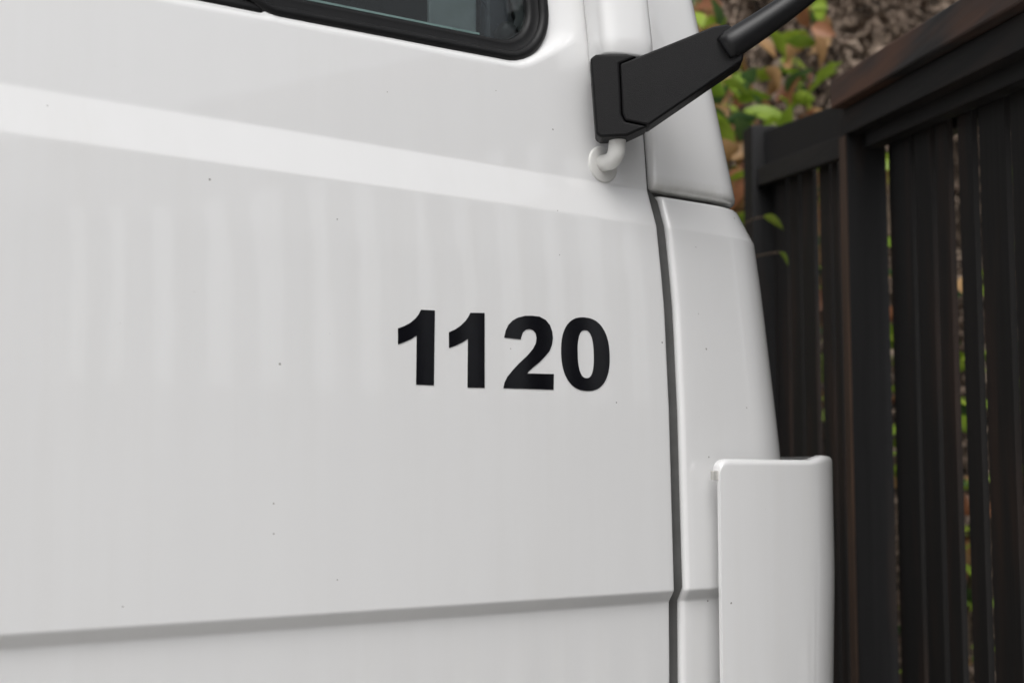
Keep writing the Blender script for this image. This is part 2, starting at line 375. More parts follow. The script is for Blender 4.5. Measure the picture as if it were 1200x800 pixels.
def win_y(o): return yprof(o[:, 1]) + 0.014
def sweep_outline(o, prof):
    """sweep a cross-section [(inset, depth)] round an outline"""
    V = []; rings = [inset(o, d) for d, _ in prof]; y0 = win_y(o); k = len(prof); m_ = len(o)
    for i in range(m_):
        for q, (d, dy) in enumerate(prof): V.append((rings[q][i, 0], y0[i] + dy, rings[q][i, 1]))
    F = [(i * k + q, ((i + 1) % m_) * k + q, ((i + 1) % m_) * k + (q + 1) % k, i * k + (q + 1) % k) for i in range(m_) for q in range(k)]
    return V, F
def bead(c, d, rx, ry, n_=10): return [(c + rx * math.cos(2 * math.pi * k / n_), d + ry * math.sin(2 * math.pi * k / n_)) for k in range(n_)]
for o_, nm in ((WIN_Q, 'q'), (WIN_M, 'm')):
    v, f = join_vf([sweep_outline(o_, bead(0.0055, 0.0005, 0.0085, 0.0085, 14)),
                    sweep_outline(o_, [(0.008, 0.000), (0.0135, -0.0005), (0.0155, 0.0025), (0.024, 0.0015), (0.029, 0.003), (0.031, 0.007), (0.033, 0.014), (0.008, 0.014)])])
    if nm == 'm': v = [(p[0], p[1] + 0.004, p[2]) for p in v]
    s_ = link_mesh('window_seal', v, f, 'rubber', door)
    ins_ = inset(o_, 0.030); yb = win_y(o_) + (0.010 if nm == 'q' else 0.013); k = len(ins_)
    v = [(p[0], y, p[1]) for p, y in zip(ins_, yb)] + [(p[0], y + 0.004, p[1]) for p, y in zip(ins_, yb)]
    f = [tuple(range(k)), tuple(range(2 * k - 1, k - 1, -1))] + [(i, (i + 1) % k, (i + 1) % k + k, i + k) for i in range(k)]
    g_ = link_mesh('window_glass', v, f, 'glass', door, smooth=False)
    a_, c_ = inset(o_, 0.0325), inset(o_, 0.0355); sel = [i for i in range(k) if o_[i, 1] < 2.10 and o_[i, 0] < 1.16]
    i0 = [i for i in range(k) if i in sel and (i - 1) % k not in sel][0]; run = [(i0 + q) % k for q in range(len(sel))]
    v = [p for i in run for p in ((a_[i, 0], yb[i] - 0.0008, a_[i, 1]), (c_[i, 0], yb[i] - 0.0008, c_[i, 1]))]
    link_mesh('glass_edge', v, [(2 * q, 2 * q + 1, 2 * q + 3, 2 * q + 2) for q in range(len(run) - 1)], 'teal', door)

# number on the door: cut vinyl figures, 0.1 m tall, about 0.3 mm thick
ONE_A = [(0.9863, 1.6916), (0.9861, 1.6708), (0.9946, 1.6738), (1.0058, 1.6786), (1.0151, 1.6842), (1.0133, 1.6202), (1.041, 1.6202), (1.044, 1.719), (1.0222, 1.7183), (1.0188, 1.7124), (1.0137, 1.7065), (1.0054, 1.7001), (0.9961, 1.6953)]
ONE_B = [(1.0661, 1.6916), (1.0658, 1.6706), (1.0747, 1.6736), (1.0869, 1.6789), (1.0968, 1.6846), (1.0949, 1.6195), (1.123, 1.62), (1.125, 1.7213), (1.1016, 1.72), (1.098, 1.7142), (1.093, 1.7082), (1.0849, 1.7013), (1.0761, 1.6959)]
TWO = [(1.1574, 1.6899), (1.1602, 1.6995), (1.1651, 1.7077), (1.1726, 1.7144), (1.1819, 1.7191), (1.1949, 1.7224), (1.2061, 1.7232), (1.2193, 1.7229), (1.2306, 1.7189), (1.238, 1.7119), (1.2416, 1.7031), (1.2425, 1.6941), (1.2407, 1.685), (1.2359, 1.6758), (1.2273, 1.6673), (1.2177, 1.6594), (1.2062, 1.6514), (1.1986, 1.6458), (1.196, 1.6427), (1.2427, 1.6439), (1.2417, 1.6221), (1.1545, 1.6209), (1.1568, 1.6288), (1.1617, 1.6368), (1.171, 1.646), (1.1822, 1.6559), (1.1973, 1.6678), (1.2069, 1.6772), (1.2119, 1.6849), (1.2136, 1.6924), (1.2123, 1.6992), (1.2075, 1.7033), (1.2012, 1.7044), (1.1952, 1.7032), (1.1899, 1.6993), (1.1872, 1.6938), (1.1856, 1.689)]
def oval(cx, cz, rx, rz, pw, n_=64):
    o = []
    for i in range(n_):
        t = 2 * math.pi * i / n_; c, s = math.cos(t), math.sin(t)
        o.append((cx + math.copysign(rx * abs(c) ** (2 / pw), c), cz + math.copysign(rz * abs(s) ** (2 / pw), s)))
    return o
def figure(name, outline, hole=None):
    T = 0.0004
    def P3(p, d): return (p[0], float(yprof(p[1])) - d, p[1])
    k = len(outline)
    V = [P3(p, T + 0.0004) for p in outline] + [P3(p, 0.0003) for p in outline]
    F = [(i, (i + 1) % k, (i + 1) % k + k, i + k) for i in range(k)]
    if hole is None:
        bm = bmesh.new(); vs = [bm.verts.new(p) for p in V]
        fc = bm.faces.new(vs[:k]); bmesh.ops.triangulate(bm, faces=[fc])
        for q in F: bm.faces.new([vs[i] for i in q])
        bmesh.ops.recalc_face_normals(bm, faces=bm.faces)
        me = bpy.data.meshes.new(name); bm.to_mesh(me); bm.free(); me.materials.append(M['vinyl'])
        o = bpy.data.objects.new(name, me); COL.objects.link(o); o.parent = door; return o
    V += [P3(p, T + 0.0004) for p in hole] + [P3(p, 0.0003) for p in hole]
    F += [(i + 2 * k, (i + 1) % k + 2 * k, (i + 1) % k + 3 * k, i + 3 * k) for i in range(k)]
    F += [(i, (i + 1) % k, (i + 1) % k + 2 * k, i + 2 * k) for i in range(k)]
    return link_mesh(name, V, F, 'vinyl', door, smooth=False)
figure('number_figure', ONE_A)['label'] = 'black vinyl figure 1, first of the number'
figure('number_figure', ONE_B)['label'] = 'black vinyl figure 1, second of the number'
figure('number_figure', TWO)['label'] = 'black vinyl figure 2'
zero = figure('number_figure', oval(1.3019, 1.6750, 0.0449, 0.0524, 2.35), oval(1.3020, 1.6750, 0.0151, 0.0342, 2.5))
zero['label'] = 'black vinyl figure 0'

# corner panel below the pillar, and the pillar panel above it
def corner_curve(x_start, x0, r, n_flat=14, n_arc=22, y_end=0.55):
    """plan curve: along the side, round the corner, along the front; returns points and outward normals"""
    P_, Nn = [], []
    for t in np.linspace(0, 1, n_flat): P_.append((x_start + (x0 - x_start) * t, 0)); Nn.append((0, -1))
    for t in np.linspace(0, 1, n_arc)[1:]:
        a = t * math.pi / 2; P_.append((x0 + r * math.sin(a), r - r * math.cos(a))); Nn.append((math.sin(a), -math.cos(a)))
    for t in np.linspace(0, 1, 8)[1:]: P_.append((x0 + r + 0.03 * t, r + (y_end - r) * t)); Nn.append((1, 0))
    return np.array(P_), np.array(Nn)
def corner_skin(name, zs, xs_f, x0_f, r, y_f, round_left=0.011, round_bottom=0, round_top=0, mat='paint', parent=None):
    rows = []
    z0, z1 = zs[0], zs[-1]
    for z in zs:
        p, nn = corner_curve(xs_f(z), x0_f(z), r)
        off = y_f(z)
        for e, rb in ((z - z0, round_bottom), (z1 - z, round_top)):
            if rb and e < rb: off += rb - math.sqrt(max(rb * rb - (rb - e) ** 2, 0))
        rows.append(p - nn * off)
    A = np.array(rows)                       # nz x ns x 2
    # left edge rolled into the shut line
    el = []
    for a in np.linspace(0, 1, 7):
        t = a * math.pi / 2
        q = A[:, 0].copy(); q[:, 0] -= round_left * math.cos(math.pi / 2 - t); q[:, 1] += round_left * (1 - math.cos(t)); el.append(q)
    q = el[-1].copy(); q[:, 1] += 0.03; el.append(q)
    A = np.concatenate([np.stack(el[::-1], 1), A[:, 1:]], 1)
    nz_, ns = A.shape[:2]
    V = [(A[i, j, 0], A[i, j, 1], zs[i]) for i in range(nz_) for j in range(ns)]
    F = grid_faces(nz_, ns)
    # returns at bottom and top
    for row, z in ((0, zs[0]), (nz_ - 1, zs[-1])):
        k = len(V); cx = A[row].mean(0)
        for j in range(ns):
            dvec = np.array([1.3, 0.6]) - A[row, j]; dvec /= np.linalg.norm(dvec)
            V.append((A[row, j, 0] - 0.0, A[row, j, 1] + 0.028 if j < ns * 0.62 else A[row, j, 1], z)) if j < ns * 0.62 else V.append((A[row, j, 0] - 0.028, A[row, j, 1], z))
        F += [(row * ns + j, row * ns + j + 1, k + j + 1, k + j) for j in range(ns - 1)]
    return link_mesh(name, V, F, mat, parent, angle=60)
zl = np.concatenate([np.arange(0.80, 1.30, 0.03), np.arange(1.30, 1.352, 0.0014), np.arange(1.352, 1.86, 0.02), np.arange(1.86, 1.9276, 0.0016)])
x0_low = lambda z: float(np.interp(z, [0.6, 1.30, 1.34, 1.54, 1.876, 1.933], [1.650, 1.650, 1.654, 1.643, 1.608, 1.590]))
corner = corner_skin('corner_panel', zl, lambda z: float(xgap(z)) + 0.0325, x0_low, 0.14, lambda z: float(yprof(z)), round_left=0.009, round_top=0.004, parent=truck)
zp = np.concatenate([np.array([1.9365, 1.9375, 1.939, 1.941, 1.9435, 1.947, 1.951]), np.arange(1.955, 2.74, 0.03)])
x0_pil = lambda z: float(np.interp(z, [1.93, 2.26, 2.8], [1.612, 1.545, 1.40]))
pillar = corner_skin('pillar_panel', zp, lambda z: float(xgap(z)) + 0.030, x0_pil, 0.10, lambda z: float(yprof(z)) + 0.001, round_left=0.016, round_bottom=0.011, mat='paint_pillar', parent=truck)
# dark rubber in the shut line
zs_ = np.arange(0.62, 2.76, 0.02)
V = []
for z in zs_:
    y = float(yprof(z)); x = float(xgap(z))
    V += [(x - 0.006, y + 0.030, z), (x + 0.010, y + 0.024, z), (x + 0.0217 if z < 1.93 else x + 0.0125, y + 0.0085 if z < 1.93 else y + 0.014, z)]
F = []
for i in range(len(zs_) - 1):
    for j in range(2): F.append((i * 3 + j, i * 3 + j + 1, i * 3 + j + 4, i * 3 + j + 3))
link_mesh('door_weatherstrip', V, F, 'gap', truck)
# seam backing under the pillar panel
p_, nn_ = corner_curve(1.47, 1.590, 0.12)
V = []
for z in (1.920, 1.945):
    for p, nrm in zip(p_, nn_): q = p - nrm * 0.045; V.append((q[0], q[1], z))
k = len(p_)
link_mesh('pillar_seam', V, [(j, j + 1, j + 1 + k, j + k) for j in range(k - 1)], 'gap', truck)

# air deflector standing off the cab corner
def deflector():
    th = 0.007; zt = 1.5285; R0 = 0.017
    TT = np.concatenate([[0, 0.008, 0.02, 0.035, 0.055, 0.08, 0.11], np.linspace(0.15, 1, 9)])
    def plan(side, z):
        x0 = 1.704; r = 0.17; xl = 1.527; y0 = -0.056
        xtra = float(np.interp(z, [0.9, 1.15, 1.35, 1.55], [-0.022, -0.010, 0.0, 0.0]))
        pts = []
        for t in TT: pts.append(((xl + (x0 + xtra - xl) * t, y0 + 0.012 * (1 - t) ** 2.2), (-0.10 * (1 - t) ** 1.2, -1)))
        for t in np.linspace(0, 1, 18)[1:]:
            a = t * R(82); pts.append(((x0 + xtra + r * math.sin(a), y0 + r - r * math.cos(a)), (math.sin(a), -math.cos(a))))
        lx, ly = pts[-1][0]
        for t in (0.4, 1.0): pts.append(((lx + 0.02 * t, ly + 0.16 * t), (math.sin(R(82)), -math.cos(R(82)))))
        e = max(zt - z, 0); rr = 0.009
        off = side + (rr - math.sqrt(max(rr * rr - (rr - e) ** 2, 0)) if e < rr else 0)
        return [(p[0] - nrm[0] * off, p[1] - nrm[1] * off) for p, nrm in pts]
    ns = len(plan(0, 1.2)); zb = 0.86
    ts = np.concatenate([[0, 0.004, 0.01, 0.02], np.linspace(0.04, 0.95, 30), [0.965, 0.975, 0.983, 0.987, 0.990, 0.9925, 0.995, 0.997, 0.9985, 0.9994, 1.0]])
    V = []
    for side in (0, th):
        for t in ts:
            zz = zb + (zt - zb) * t
            pl = plan(side, zz)
            for j, (x, y) in enumerate(pl):
                z = zz
                if j > 16: z += 0.0075 * min((j - 16) / 3, 1) * max(0, (t - 0.9) / 0.1)
                # rounded top left corner
                a_ = TT[j] * 0.177 if j < 16 else 1.0
                if a_ < R0: z -= (R0 - math.sqrt(max(R0 * R0 - (R0 - a_) ** 2, 0))) * max(0, (t - 0.9) / 0.1)
                V.append((x, y, z))
    nt_ = len(ts); F = []
    for s in (0, 1):
        b0 = s * nt_ * ns
        for i in range(nt_ - 1):
            for j in range(ns - 1): F.append((b0 + i * ns + j, b0 + i * ns + j + 1, b0 + (i + 1) * ns + j + 1, b0 + (i + 1) * ns + j))
    o2 = nt_ * ns
    for i in range(nt_ - 1):
        for j in (0, ns - 1): F.append((i * ns + j, (i + 1) * ns + j, o2 + (i + 1) * ns + j, o2 + i * ns + j))
    for j in range(ns - 1):
        for i in (0, nt_ - 1): F.append((i * ns + j, i * ns + j + 1, o2 + i * ns + j + 1, o2 + i * ns + j))
    o = link_mesh('air_deflector', V, F, 'paint_clean', truck, angle=50)
    bevel(o, 0.0033, 4)
    return o
defl = deflector()
box('bracket', 1.5170, 1.540, -0.0400, -0.034, 1.497, 1.511, 'metal', defl, 0.001)
box('bracket', 1.640, 1.655, -0.042, 0.004, 1.470, 1.500, 'metal', defl, 0.001)
box('bracket', 1.560, 1.575, -0.042, 0.004, 0.95, 0.98, 'metal', defl, 0.001)

# mirror: white sleeve on the door, black folding arm, tube, head above the frame, bent white pipe below
AX = (1.357, -0.013)         # pivot axis
DIR = Vector((0.769, -0.639, 0)); NRM = Vector((-0.639, -0.769, 0)); ORG = Vector((1.329, -0.036, 0))
def ap(t, z, d=0.0): q = ORG + DIR * t - NRM * d; return (q.x, q.y, z)
def plate(name, outline, depth0, depth1, mat, parent, bw=0.006, seg=3, taper=0.0):
    k = len(outline); cx = sum(p[0] for p in outline) / k; cz = sum(p[1] for p in outline) / k
    V = [ap(t, z, depth0) for t, z in outline] + [ap(t, z, depth1) for t, z in outline]
    F = [tuple(range(k)), tuple(range(2 * k - 1, k - 1, -1))] + [(i, (i + 1) % k, (i + 1) % k + k, i + k) for i in range(k)]
    o = link_mesh(name, V, F, mat, parent, angle=40); bevel(o, bw, seg); return o
arm = plate('mirror_arm', [(0.0100, 2.0935), (0.0125, 2.0205), (0.0165, 2.0105), (0.0500, 2.0030), (0.1860, 2.0960), (0.1895, 2.120), (0.1830, 2.140), (0.1640, 2.1505), (0.1450, 2.1475), (0.0375, 2.1045)], 0.0, 0.046, 'plastic', truck, 0.003)
pivot = plate('pivot_housing', [(-0.0330, 2.1020), (-0.0255, 1.9920), (-0.0190, 1.9865), (0.0190, 1.9880), (0.0490, 2.0018), (0.0160, 2.0092), (0.0117, 2.0200), (0.0092, 2.0940), (0.0350, 2.1046), (0.020, 2.1085), (-0.025, 2.1085)], 0.0006, 0.046, 'plastic', arm, 0.0035)
bar_pts = bez(ap(0.158, 2.1135, 0.003), ap(0.20, 2.140, 0.006), ap(0.275, 2.190, 0.010), ap(0.315, 2.228, 0.012), 14) + bez(ap(0.315, 2.228, 0.012), ap(0.345, 2.26, 0.01), ap(0.36, 2.30, 0.005), ap(0.36, 2.42, 0), 10)[1:]
v, f = tube(bar_pts, [0.0175, 0.0215] + [0.0212 - 0.0045 * min(i / 10, 1) for i in range(len(bar_pts) - 2)], 24)
bar = link_mesh('mirror_tube', v, f, 'tube', arm)
# mirror head (above the picture)
v, f = box_vf(-0.10, 0.10, -0.03, 0.03, -0.20, 0.20)
head = link_mesh('mirror_head', v, f, 'plastic', arm, smooth=False); bevel(head, 0.025, 4)
head.location = ap(0.36, 2.60, 0); head.rotation_euler = (0, 0, R(65))
mg = box('mirror_glass', -0.085, 0.085, 0.0305, 0.0325, -0.18, 0.18, 'mirror', arm, 0.001); mg.location = head.location; mg.rotation_euler = head.rotation_euler
# white sleeve
V = []; zs_ = [2.1100, 2.1112, 2.115, 2.14, 2.25, 2.40, 2.62, 2.70]; ins = [0.006, 0.002, 0, 0, 0, 0, 0, 0.01]
for z, i_ in zip(zs_, ins):
    for k in range(40):
        a = 2 * math.pi * k / 40; c, s = math.cos(a), math.sin(a)
        px = math.copysign(abs(c) ** (2 / 3.6), c) * (0.044 - i_); py = math.copysign(abs(s) ** (2 / 3.6), s) * (0.036 - i_)
        ca, sa = math.cos(R(-14)), math.sin(R(-14))
        V.append((1.372 + px * ca - py * sa - 0.15 * max(0, z - 2.2), -0.006 + px * sa + py * ca + 0.07 * (z - 2.1), z))
F = []
for i in range(len(zs_) - 1):
    for k in range(40): F.append((i * 40 + k, i * 40 + (k + 1) % 40, (i + 1) * 40 + (k + 1) % 40, (i + 1) * 40 + k))
F += [tuple(range(40)), tuple((len(zs_) - 1) * 40 + k for k in reversed(range(40)))]
sleeve = link_mesh('mirror_sleeve', V, F, 'paint', truck, angle=50)
# bent pipe and its round foot
pp = [(1.352, -0.018, 2.02), (1.352, -0.018, 1.985)] + bez((1.352, -0.017, 1.984), (1.352, -0.017, 1.968), (1.354, -0.009, 1.9615), (1.357, 0.006, 1.9615), 8) + [(1.358, 0.030, 1.9620)]
v, f = tube(pp, [0.0125] * len(pp), 20)
pipe = link_mesh('mirror_pipe', v, f, 'paint_pipe', truck)
V = []; prof = [(0.0, 0.0035), (0.010, 0.0035), (0.0255, 0.003), (0.0275, 0.0015), (0.0282, -0.004)]
fc = (1.360, 0.0200, 1.9610)
for r_, d in prof:
    for k in range(32):
        a = 2 * math.pi * k / 32
        z = fc[2] + r_ * math.sin(a); V.append((fc[0] + r_ * math.cos(a), float(yprof(z)) - d, z))
F = []
for i in range(len(prof) - 1):
    for k in range(32): F.append((i * 32 + k, i * 32 + (k + 1) % 32, (i + 1) * 32 + (k + 1) % 32, (i + 1) * 32 + k))
link_mesh('pipe_flange', V, F, 'paint_pipe', pipe)

# rest of the cab
def side_panel(name, x0, x1, z0, z1, mirror=False, mat='paint'):
    xs = np.linspace(x0, x1, 8); zs = [z for z in np.arange(z0, z1 + 1e-6, 0.01)]
    V = [(x, (2.30 - float(yprof(z))) if mirror else float(yprof(z)), z) for x in xs for z in zs]
    return V, grid_faces(len(xs), len(zs))
v, f = join_vf([side_panel('a', -0.22, 0.390, 0.62, 2.76), side_panel('b', -0.22, 1.47, 0.62, 2.06, True), side_panel('c', -0.22, 0.40, 2.06, 2.76, True), side_panel('d', 0.4, 1.46, 2.60, 2.76, True),
                box_vf(-0.25, -0.22, 0.03, 2.27, 0.62, 2.78)])
link_mesh('cab_side', v, f, 'paint', truck, angle=50)
V = []; 
for x, dz in ((-0.25, 0.0), (-0.15, 0.07), (0.3, 0.11), (1.0, 0.11), (1.28, 0.06), (1.40, 0.0)):
    for t in np.linspace(0, 1, 16):
        y = 0.085 + t * 2.13; e = min(t, 1 - t) * 2.13
        V.append((x, y, 2.74 + dz * min(1, math.sqrt(min(e / 0.15, 1)))))
link_mesh('cab_roof', V, grid_faces(6, 16), 'paint', truck)
V = []
for z in np.arange(0.80, 1.931, 0.03):
    x = x0_low(z) + 0.14 + 0.03
    for y in np.linspace(0.55, 1.75, 10): V.append((x - float(yprof(z)) + 0.02 * math.sin((y - 0.55) / 1.2 * math.pi), y, z))
front = link_mesh('front_panel', V, grid_faces(len(np.arange(0.80, 1.931, 0.03)), 10), 'paint', truck)
for k in range(5): box('grille_slat', 1.845, 1.875, 0.60, 1.70, 1.20 + 0.07 * k, 1.235 + 0.07 * k, 'plastic', front, 0.004)
far_c = link_mesh('corner_panel', [(v.co.x, 2.30 - v.co.y, v.co.z) for v in corner.data.vertices], [tuple(p.vertices) for p in corner.data.polygons], 'paint', truck, angle=60)
far_p = link_mesh('pillar_panel', [(v.co.x, 2.30 - v.co.y, v.co.z) for v in pillar.data.vertices], [tuple(p.vertices) for p in pillar.data.polygons], 'paint', truck, angle=60)
V = []
for z, x in ((1.93, 1.745), (2.74, 1.43)):
    for y in np.linspace(0.14, 2.16, 12): V.append((x + 0.05 * math.sin((y - 0.14) / 2.02 * math.pi), y, z))
link_mesh('windscreen', V + [(a - 0.005, b_, c) for a, b_, c in V], [q for q in grid_faces(2, 12)] + [tuple(i + 24 for i in reversed(q)) for q in grid_faces(2, 12)], 'glass', truck)
box('bumper', 1.70, 1.95, 0.0, 2.30, 0.42, 0.78, 'plastic', truck, 0.03)
for y in (0.18, 1.86):
    hb = box('headlight', 1.90, 1.96, y, y + 0.26, 0.52, 0.68, 'lamp', truck, 0.015)
# cab interior
box('cab_floor', -0.2, 1.70, 0.08, 2.2, 1.00, 1.04, 'interior', truck, 0)
box('dashboard', 1.20, 1.70, 0.10, 2.2, 1.65, 2.02, 'dash', truck, 0.04)
for y in (0.32, 1.45):
    st = box('seat', 0.25, 0.75, y, y + 0.5, 1.30, 1.45, 'seat', truck, 0.05)
    bk = box('seat_back', 0.14, 0.28, y + 0.02, y + 0.48, 1.42, 2.15, 'seat', st, 0.05)
    box('headrest', 0.15, 0.25, y + 0.12, y + 0.38, 2.17, 2.38, 'seat', st, 0.04)
v, f = tube([(1.10 + 0.06 * math.sin(2 * math.pi * k / 32), 0.56 + 0.23 * math.cos(2 * math.pi * k / 32), 1.93 + 0.19 * math.sin(2 * math.pi * k / 32)) for k in range(33)], [0.016] * 33, 10, caps=False)
sw = link_mesh('steering_wheel', v, f, 'plastic', truck)
v, f = tube([(1.11, 0.56, 1.93), (1.35, 0.56, 1.75)], [0.05, 0.04], 12)
link_mesh('steering_column', v, f, 'plastic', sw)
v, f = tube([(1.10, 0.345, 1.93), (1.11, 0.56, 1.93), (1.10, 0.775, 1.93)], [0.018, 0.03, 0.018], 10)
link_mesh('spoke', v, f, 'plastic', sw)
# inner door trim, light grey, seen through the glass
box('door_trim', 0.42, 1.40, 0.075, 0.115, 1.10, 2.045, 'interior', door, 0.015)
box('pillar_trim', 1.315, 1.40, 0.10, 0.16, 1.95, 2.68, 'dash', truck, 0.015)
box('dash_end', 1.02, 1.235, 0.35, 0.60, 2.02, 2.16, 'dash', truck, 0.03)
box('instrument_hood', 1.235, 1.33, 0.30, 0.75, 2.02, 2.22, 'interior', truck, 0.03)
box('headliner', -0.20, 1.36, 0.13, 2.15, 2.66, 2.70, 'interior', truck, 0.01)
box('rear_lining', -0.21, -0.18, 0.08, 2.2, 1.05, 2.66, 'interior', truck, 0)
box('far_side_blank', -0.18, 1.45, 2.10, 2.14, 1.05, 2.64, 'interior', truck, 0)  # solid panel added over the far window opening to keep bright sky out
box('latch_post', 1.205, 1.248, 0.105, 0.125, 2.03, 2.32, 'latch', door, 0.006)
v, f = tube([(1.228, 0.075, 2.150), (1.228, 0.085, 2.150), (1.228, 0.106, 2.150)], [0.012, 0.017, 0.010], 16)
link_mesh('latch_knob', v, f, 'plastic', door)
box('inner_card', 1.118, 1.204, 0.128, 0.134, 2.02, 2.30, 'dash', door, 0.004)
# wheel, chassis, load body behind the cab
for y in (0.16, 2.14):
    wv = []
    prof = [(0.26, -0.11), (0.42, -0.12), (0.47, -0.09), (0.48, 0.0), (0.47, 0.09), (0.42, 0.12), (0.26, 0.11)]
    for k in range(40):
        a = 2 * math.pi * k / 40
        for r_, d in prof: wv.append((1.05 + r_ * math.cos(a), y + d, 0.48 + r_ * math.sin(a)))
    wh = link_mesh('wheel', wv, grid_faces(40, 7, True), 'tyre', truck)
    v, f = tube([(1.05, y - 0.10, 0.48), (1.05, y - 0.03, 0.48), (1.05, y + 0.1, 0.48)], [0.265, 0.2, 0.262], 32)
    link_mesh('rim', v, f, 'metal', wh)
v, f = join_vf([box_vf(-5.0, 1.6, 0.75, 0.83, 0.55, 0.80), box_vf(-5.0, 1.6, 1.47, 1.55, 0.55, 0.80)])
link_mesh('chassis_frame', v, f, 'frame', truck, smooth=False)
box('load_body', -5.2, -0.42, -0.06, 2.36, 0.95, 3.25, 'board', truck, 0.02)

# ------------------------------------------------------------------ fence (s along the fence going away, w towards the truck, z up)
FO = Vector((2.5933, 0.5902, 0)); FU = Vector((0.55194, 0.83389, 0)); FW = Vector((-0.83389, 0.55194, 0))
F_ANG = math.atan2(FU.y, FU.x); SLOPE = 0.096
def fbox(name, s0, s1, w0, w1, z0, z1, mat, parent, bw=0.002, sl0=0.0, sl1=None):
    """a board in fence coordinates; z bottoms and tops follow the falling line of the fence by sl0, sl1"""
    if sl1 is None: sl1 = sl0
    V = []
    for s, w in ((s0, w0), (s1, w0), (s1, w1), (s0, w1)): V.append((s, w, z0 + sl0 * s))
    for s, w in ((s0, w0), (s1, w0), (s1, w1), (s0, w1)): V.append((s, w, z1 + sl1 * s))
    F = [(3, 2, 1, 0), (4, 5, 6, 7), (0, 1, 5, 4), (1, 2, 6, 5), (2, 3, 7, 6), (3, 0, 4, 7)]
    o = link_mesh(name, V, F, mat, parent, smooth=False)
    if bw: bevel(o, bw, 2)
    return o
fence = empty('slat_fence', FO, F_ANG)
tag(fence, 'near dark fence of upright slats under an overhanging brown cap', 'fence')
S_END = -2.95; S_K = -1.2; DZ = SLOPE * S_K + 0.17
fbox('cap_rail', S_K, -0.012, -0.10, 0.030, 2.357, 2.425, 'cap', fence, 0.004, SLOPE)
fbox('beam', S_K, -0.014, -0.035, 0.002, 2.295, 2.355, 'beam', fence, 0.002, SLOPE)
fbox('cap_rail', S_END - 0.03, S_K - 0.001, -0.10, 0.030, 2.357 + DZ, 2.425 + DZ, 'cap', fence, 0.004)
fbox('beam', S_END, S_K - 0.001, -0.035, 0.002, 2.295 + DZ, 2.355 + DZ, 'beam', fence, 0.002)
fbox('under_rail', S_K, -0.038, -0.079, -0.036, 2.262, 2.352, 'beam', fence, 0.002, SLOPE)
fbox('under_rail', S_END, S_K - 0.001, -0.079, -0.036, 2.262 + DZ, 2.352 + DZ, 'beam', fence, 0.002)
p1 = fbox('post', -0.036, 0.012, -0.092, 0.0, 0.0, 2.34, 'post', fence, 0.003, 0, SLOPE)
fbox('post_edge', -0.033, 0.013, 0.0005, 0.004, 0.0, 2.292, 'bare', fence, 0.001, 0, SLOPE)
slats = [(-0.222, -0.078), (-0.345, -0.250), (-0.440, -0.371), (-0.565, -0.493), (-0.722, -0.602), (-0.83, -0.748)]
s = -0.865
while s > S_END + 0.14:
    kw = 1.0 if s > -1.75 else 1.5
    wd = kw * random.uniform(0.038, 0.062); slats.append((s - wd, s)); s -= wd + kw * random.uniform(0.030, 0.052)
for (a, c) in slats:
    jit = random.uniform(-0.002, 0.002)
    fbox('slat', a, c, -0.094 + jit, -0.082 + jit, 0.06, 2.335 if c > S_K else 2.335 + DZ, 'slat', fence, 0.0006, 0, SLOPE if c > S_K else 0)
fbox('back_rail', S_END, -0.04, -0.140, -0.1005, 0.35, 0.44, 'beam', fence, 0.002)
fbox('back_rail', S_K, -0.04, -0.140, -0.1005, 2.25, 2.335, 'beam', fence, 0.002, SLOPE)
fbox('back_rail', S_END, S_K - 0.001, -0.140, -0.1005, 2.25 + DZ, 2.335 + DZ, 'beam', fence, 0.002)
fbox('post', S_END, S_END + 0.09, -0.235, -0.142, 0.0, 2.34 + DZ, 'post', fence, 0.003)
fbox('post', S_K - 0.05, S_K + 0.04, -0.235, -0.142, 0.0, 2.32 + DZ, 'post', fence, 0.003)

far = empty('slat_fence', FO + FU * 0.02, F_ANG)
tag(far, 'further uncapped charcoal slat fence between the truck corner and the capped fence', 'fence')
fbox('post', 0.870, 0.985, -0.120, 0.0, 0.0, 2.462, 'post', far, 0.004, 0, SLOPE)
fbox('top_board', 0.0, 0.869, -0.060, -0.038, 2.300, 2.392, 'post', far, 0.002, SLOPE + 0.02, SLOPE + 0.06)
fbox('rail', 0.0, 0.869, -0.037, -0.012, 2.252, 2.305, 'beam', far, 0.002, SLOPE + 0.03)
for (a, c) in ((0.72, 0.865), (0.59, 0.695), (0.445, 0.565), (0.30, 0.392), (0.225, 0.275), (0.08, 0.178)):
    fbox('slat', a, c, -0.074, -0.062, 0.06, 2.385, 'slat', far, 0.0006, 0, SLOPE)
fbox('rail', 0.0, 0.889, -0.115, -0.077, 0.35, 0.44, 'beam', far, 0.002, SLOPE)
# ------------------------------------------------------------------ bank and plants behind the fence
def fp(s, w, z): q = FO + FU * s + FW * w; return Vector((q.x, q.y, z))
VD = Vector((0.606, 0.795, 0)); VR = Vector((0.795, -0.606, 0)); VO = Vector((0, -1.54, 0))
def bank_e(q):       # how far up the bank: it runs behind the fence and then turns across its far end
    r_ = q - VO; w_ = (q - FO).dot(FW)
    return min(max(r_.dot(VD) - 5.1, -w_ - 2.0), (r_.dot(VD) - 3.9) * 1.2)
def bank_z(q):
    e = bank_e(q)
    return 5.2 * (1 - math.exp(-e / 0.75)) if e > 0 else -0.05
V = []; ns_, nw_ = 120, 100
for i in range(ns_):
    for j in range(nw_):
        q = VO + VD * (1.2 + 8.0 * j / (nw_ - 1)) + VR * (-1.5 + 8.0 * i / (ns_ - 1))
        z = bank_z(q)
        if z > 0: z += noise.noise(Vector((q.x, q.y, z)) * 1.7) * 0.25 + noise.noise(Vector((q.x, q.y, z)) * 6) * 0.08
        V.append((q.x, q.y, z))
